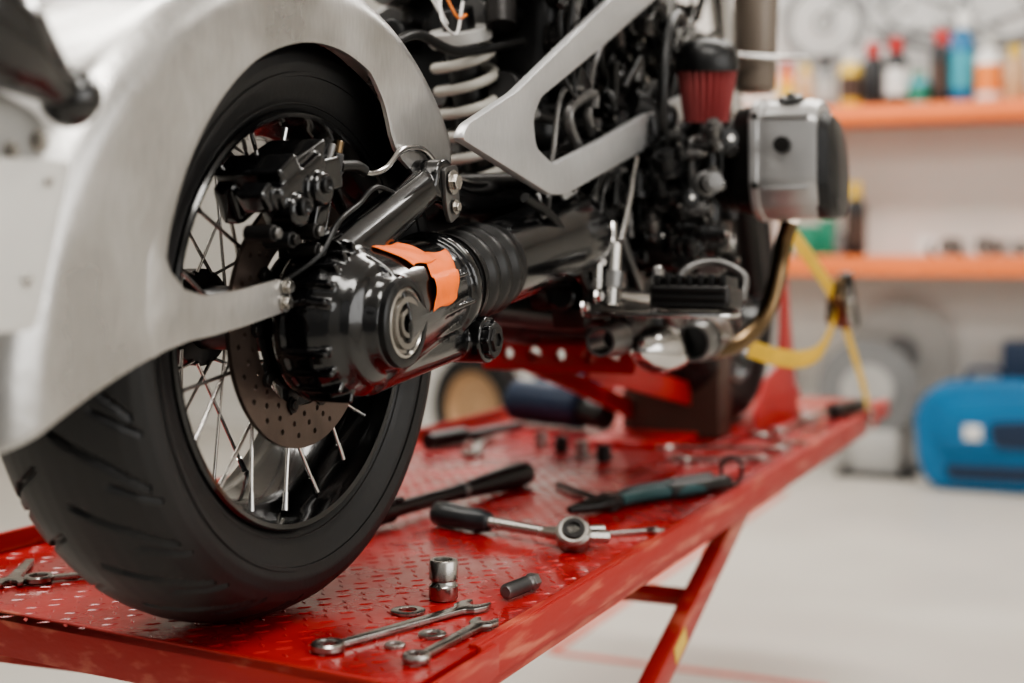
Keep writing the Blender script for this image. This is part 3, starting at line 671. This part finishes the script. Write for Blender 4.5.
pr=[(0,0),(0,.006)]; t=.001
while t<.046: pr+=[(t,.0068),(t+.0016,.0094),(t+.0032,.0068)]; t+=.0038
pr+=[(.05,.0088),(.055,.0088),(.055,0)]
lathe('bolt_thread','grey',R,pr,bp,bd,24,smooth=20); cyl('bolt_head','grey',R,bp+bd*.054,bp+bd*.066,.0105,seg=6)
R=root('ratchet_wrench',(.5,-.1,.76))
h0=V((.548,.030,.770));h1=V((.520,-.075,.768));h2=V((.490,-.172,.768));h3=V((.468,-.222,.772))
dd=(h1-h0).normalized(); Lh=(h1-h0).length
lathe('ratchet_handle','ggrip',R,[(0,0),(0,.010),(.006,.0165),(.03,.0185),(.06,.0160),(.085,.0175),(Lh-.004,.0135),(Lh,.010),(Lh,0)],h0,dd,32,smooth=60)
cyl('ratchet_shaft','steel',R,h1-dd*.004,h2,.0085,.0075)
tube('ratchet_neck','steel',R,[h2,(h2+h3)/2,h3],(.0078,.013),seg=16,n=6)
lathe('ratchet_head','steel',R,[(-.016,0),(-.016,.020),(-.012,.0235),(.010,.0235),(.014,.020),(.014,.0)],h3,(-.65,-.25,.70),40)
lathe('ratchet_dial','dark',R,[(.013,0),(.013,.016),(.018,.015),(.018,.009),(.014,.008),(.014,0)],h3,(-.65,-.25,.70),24)
cyl('ratchet_square_drive','steel',R,h3+V((.008,-.008,-.002)),h3+V((.036,-.036,-.006)),.009,seg=8)
cyl('ratchet_reversing_lever','chrome',R,h3+V((.02,-.010,.006)),h3+V((.042,-.028,.004)),.005)
R=root('torque_wrench',(.7,.07,.77))
a0=V((.47,.095,.772));a1=V((.93,.045,.772));d=(a1-a0).normalized()
lathe('torque_wrench_body','blkm',R,[(0,0),(0,.016),(.05,.0175),(.06,.012),(.24,.012),(.27,.014),(.36,.0195),(.43,.0225),(.455,.019),(.46,0)],a0,d,32,smooth=60)
cyl('torque_wrench_collar','grey',R,a0+d*.245,a0+d*.258,.0145)
lathe('torque_wrench_head','dark',R,[(-.014,0),(-.014,.022),(.012,.022),(.012,0)],a0-d*.015+V((0,0,0)),(0,0,1),32)
box('torque_wrench_button','dark',R,a0+d*.06+V((0,0,.014)),(.04,.014,.008),rot=(0,0,math.atan2(d.y,d.x)))
R=root('combination_pliers',(.85,-.2,.76))
tube('plier_handle_1','teal',R,[(.775,-.175,.765),(.84,-.195,.765),(.92,-.245,.765),(1.01,-.278,.765)],.0145,seg=14,flat=(1,.8))
tube('plier_handle_2','teal',R,[(.775,-.175,.764),(.85,-.170,.764),(.94,-.205,.764),(1.035,-.245,.764)],.0135,seg=14,flat=(1,.8))
tube('plier_grip_1','blkm',R,[(.88,-.221,.766),(.96,-.261,.766),(1.017,-.281,.765)],.0158,seg=14,flat=(1,.8))
tube('plier_grip_2','blkm',R,[(.94,-.205,.765),(.99,-.228,.765),(1.037,-.246,.765)],.0148,seg=14,flat=(1,.8))
cyl('plier_pivot','dark',R,(.755,-.168,.752),(.755,-.168,.778),.017,bev=.003)
tube('plier_jaw_1','dark',R,[(.765,-.178,.765),(.72,-.160,.764),(.685,-.130,.762)],(.013,.005),seg=10)
tube('plier_jaw_2','dark',R,[(.765,-.160,.764),(.73,-.145,.764),(.688,-.128,.762)],(.013,.005),seg=10)
R=root('hex_key',(.86,-.09,.755))
tube('hex_key_body','blkm',R,[(.93,-.01,.756),(.87,-.075,.756),(.812,-.14,.756)],.0045,seg=6)
R=root('key_ring',(1.05,-.28,.78))
u3=[(1.05+.012*math.cos(a)*.7,-.283-.016*math.cos(a),.779+.024*math.sin(a)) for a in [2*math.pi*i/40 for i in range(41)]]
tube('ring_loop','blkm',R,u3,.0034,smooth=False); cyl('ring_base','blkm',R,(1.05,-.283,.751),(1.05,-.283,.758),.012)
R=root('pry_bar',(1.5,.35,.76))
tube('pry_bar_body','blkm',R,[(1.24,.40,.766),(1.38,.374,.766),(1.56,.34,.766)],.012,flat=(1,.8))
tube('pry_bar_grip','rubber',R,[(1.24,.40,.768),(1.36,.378,.768)],.0165)
R=root('screwdriver',(2.1,-.25,.76))
cyl('screwdriver_handle','blkm',R,(2.08,-.25,.770),(2.26,-.292,.770),.019,.015,bev=.004); cyl('screwdriver_shaft','steel',R,(1.88,-.215,.768),(2.085,-.251,.768),.006)
R=root('socket_bit_set',(1.3,.1,.76))
for i in range(4):
    lathe('socket_%d'%i,'steel' if i%2 else 'dark',R,[(0,.008),(0,.014),(.03,.014),(.03,.009),(.01,.008)],(1.24+.04*i,.02+.06*i,Z),(0,0,1),24)
# ================================================================= BACK WALL
SH=root('storage_shelf',(6.1,.4,1.85))
box('shelf_board','shelf',SH,(6.10,.30,1.848),(.38,3.0,.085),bev=.004)
SH2=root('storage_shelf.001',(6.1,.4,1.07))
box('shelf_board','shelf',SH2,(6.10,.30,1.075),(.38,3.0,.10),bev=.004)
for rt,z in ((SH,1.80),(SH2,1.02)):
    for i,y in enumerate((-.9,1.5)): plate('shelf_bracket_%d'%i,'lg',rt,[[(6.295,z),(5.98,z),(6.295,z-.25)]],(0,y,0),(1,0,0),(0,0,1),.02)
def bottle(name,y,h,r,body,cap,z=1.8905,spray=False,label=None,x=6.06):
    R=root(name,(x,y,z))
    lathe('bottle_body',body,R,[(0,0),(0,r*.95),(.006,r),(h*.66,r),(h*.74,r*.8),(h*.80,r*.36),(h*.84,r*.34),(h*.84,0)],(x,y,z),(0,0,1),24,smooth=50)
    if label: lathe('bottle_label',label,R,[(h*.15,r*1.02),(h*.55,r*1.02)],(x,y,z),(0,0,1),24)
    if spray:
        box('spray_head',cap,R,(x,y-.01,z+h*.93),(.03,.075,.05),bev=.008); box('spray_trigger',cap,R,(x,y-.040,z+h*.84),(.012,.012,.06),rot=(.4,0,0),bev=.003)
        cyl('spray_collar',cap,R,(x,y,z+h*.80),(x,y,z+h*.90),r*.45)
    else: cyl('bottle_cap',cap,R,(x,y,z+h*.78),(x,y,z+h),r*.6,bev=.004)
bottle('cleaner_bottle',.77,.26,.045,'orn','redc',label='yel')
bottle('oil_bottle',.672,.24,.043,'tan','yel')
bottle('spray_can',.565,.28,.054,'gry','blk2',label='lg')
bottle('spray_can.001',.437,.30,.056,'yel','white',label='brn')
bottle('oil_bottle.001',.322,.33,.055,'blk2','redc')
bottle('oil_bottle.002',.205,.35,.058,'blk2','redc',label='white')
bottle('grease_tin',.092,.17,.055,'cyan','grn',label='grn')
bottle('cleaner_bottle.001',-.010,.38,.046,'blk2','redc',spray=True,label='brn')
bottle('cleaner_bottle.002',-.118,.47,.060,'blue','white',spray=True,label='cyan')
bottle('oil_bottle.003',-.245,.34,.064,'white','lg',label='orn')
bottle('spray_can.002',-.37,.28,.052,'tan','yel')
bottle('spray_can.003',.41,.38,.052,'blk2','yel',z=1.1255,label='brn')
for i,(y,w_,h,c) in enumerate([(.66,.13,.16,'grn'),(.55,.07,.19,'grn'),(.485,.04,.12,'gry')]):
    box('parts_box'+('' if i==0 else '.%03d'%i),c,None,(6.08,y,1.1255+h/2),(.16,w_,h),bev=.006)
R=root('metal_fittings',(6.05,-.1,1.13))
for i in range(14):
    y=.05-i*.035; r=random.uniform(.030,.050); cyl('fitting_%d'%i,random.choice(['steel','blkm','lg','white']),R,(6.0,y,1.1255+r),(6.12,y+.01,1.1255+r),r,bev=.003)
P=root('motorcycle_poster',(6.29,.2,2.5))
box('poster_board','poster',P,(6.29,.1,2.58),(.016,1.9,.90),bev=.002)
def pl(n,pts,r=.010): tube(n,'gry',P,[(6.28,y,z) for y,z in pts],r,seg=6)
for i,(cy,cz,rr) in enumerate([(.62,2.38,.22),(-.32,2.44,.24),(.62,2.38,.19),(-.32,2.44,.20),(.62,2.38,.05)]):
    pl('drawn_wheel_%d'%i,[(cy+rr*math.cos(a),cz+rr*math.sin(a)) for a in [2*math.pi*k/24 for k in range(25)]])
pl('drawn_frame_1',[(.62,2.38),(.42,2.60),(.2,2.72),(-.1,2.68),(-.3,2.55),(-.42,2.38)])
pl('drawn_frame_2',[(.42,2.60),(.25,2.35),(.0,2.24),(-.2,2.30),(-.42,2.38)])
pl('drawn_tank',[(.38,2.66),(.2,2.76),(.0,2.74),(-.08,2.64),(.1,2.58),(.35,2.60)])
for i in range(18):
    y0=random.uniform(-.3,.5); z0=random.uniform(2.22,2.6); pl('drawn_detail_%d'%i,[(y0,z0),(y0+random.uniform(-.15,.15),z0+random.uniform(-.1,.1)),(y0+random.uniform(-.2,.2),z0+random.uniform(-.1,.1))],.007)
pl('drawn_pipe',[(.3,2.30),(.05,2.2),(-.2,2.19),(-.6,2.26)],.018)
H=root('cable_reel',(6.1,.25,0))
rx=(1,.08,.04)
lathe('reel_flange_front','gry',H,[(0,.12),(0,.255),(.015,.255),(.015,.12)],(6.00,.34,.44),rx,48,True)
lathe('reel_hub','lg',H,[(-.02,0),(-.02,.13),(.02,.13)],(6.00,.34,.44),rx,40)
lathe('reel_drum','brn',H,[(0,.19),(.16,.19)],(6.01,.34,.44),rx,40)
lathe('reel_flange_back','lg',H,[(0,.08),(0,.27),(.02,.27),(.02,.08)],(6.22,.20,.62),rx,48,True)
lathe('reel_back_core','gry',H,[(0,0),(0,.09),(.02,.09)],(6.21,.20,.62),rx,40)
box('reel_base','lg',H,(6.08,.30,.12),(.26,.26,.23),bev=.05)
box('reel_foot','blk2',H,(6.08,.30,.012),(.34,.38,.024),bev=.004)
K=root('blue_tool_case',(5.85,-.25,0))
plate('case_body','blue',K,[roundpoly([(-.62,0.012),(.0,0.012),(.055,.14),(.070,.36),(.02,.46),(-.07,.52),(-.30,.545),(-.62,.53)],.10)],(5.68,0,0),(0,1,0),(0,0,1),.20,.04)
plate('case_rim','navy',K,[roundpoly([(-.60,.06),(-.10,.06),(-.07,.13),(-.60,.14)],.03)],(5.672,0,0),(0,1,0),(0,0,1),.02,.004)
plate('case_panel','blue',K,[roundpoly([(-.52,.20),(-.06,.20),(.0,.34),(-.10,.44),(-.52,.47)],.08)],(5.655,0,0),(0,1,0),(0,0,1),.04,.012)
plate('case_pocket','navy',K,[roundpoly([(-.50,.22),(-.30,.22),(-.28,.34),(-.50,.36)],.04)],(5.650,0,0),(0,1,0),(0,0,1),.01,.003)
box('case_label','white',K,(5.648,-.21,.29),(.008,.08,.07),bev=.002)
tube('case_handle','navy',K,[(5.78,-.17,.51),(5.78,-.19,.58),(5.78,-.32,.58),(5.78,-.34,.52)],.015)
box('storage_box','navy',None,(6.14,-.62,.35),(.25,.62,.70),bev=.02)
box('tool_cabinet','lg',None,(6.10,1.15,.31),(.30,.75,.62),bev=.02)
Wn=root('spare_wheel',(5.5,2.3,.31))
lathe('spare_tyre','tyre',Wn,[(-.06,.20),(-.07,.25),(-.05,.30),(0,.31),(.05,.30),(.07,.25),(.06,.20)],(5.5,2.3,.31),(1,-.3,0),48,True)
lathe('spare_rim','tan',Wn,[(-.05,.20),(-.05,.19),(-.01,.17),(-.01,.05),(-.03,.04),(-.03,0)],(5.5,2.3,.31),(1,-.3,0),48)
box('plastic_crate','navy',None,(5.5,1.65,.27),(.4,.5,.54),bev=.02)
# ================================================================= CAMERA
cam=bpy.data.cameras.new('camera'); co=bpy.data.objects.new('camera',cam); COL.objects.link(co)
cam.lens=1400*36/1024; cam.sensor_width=36; cam.shift_y=-0.0894
co.location=(-1.288,-.913,1.156); co.rotation_euler=(math.pi/2,0,math.radians(24-90))
cam.dof.use_dof=True; cam.dof.focus_distance=1.60; cam.dof.aperture_fstop=2.1; cam.clip_start=.05
bpy.context.scene.camera=co
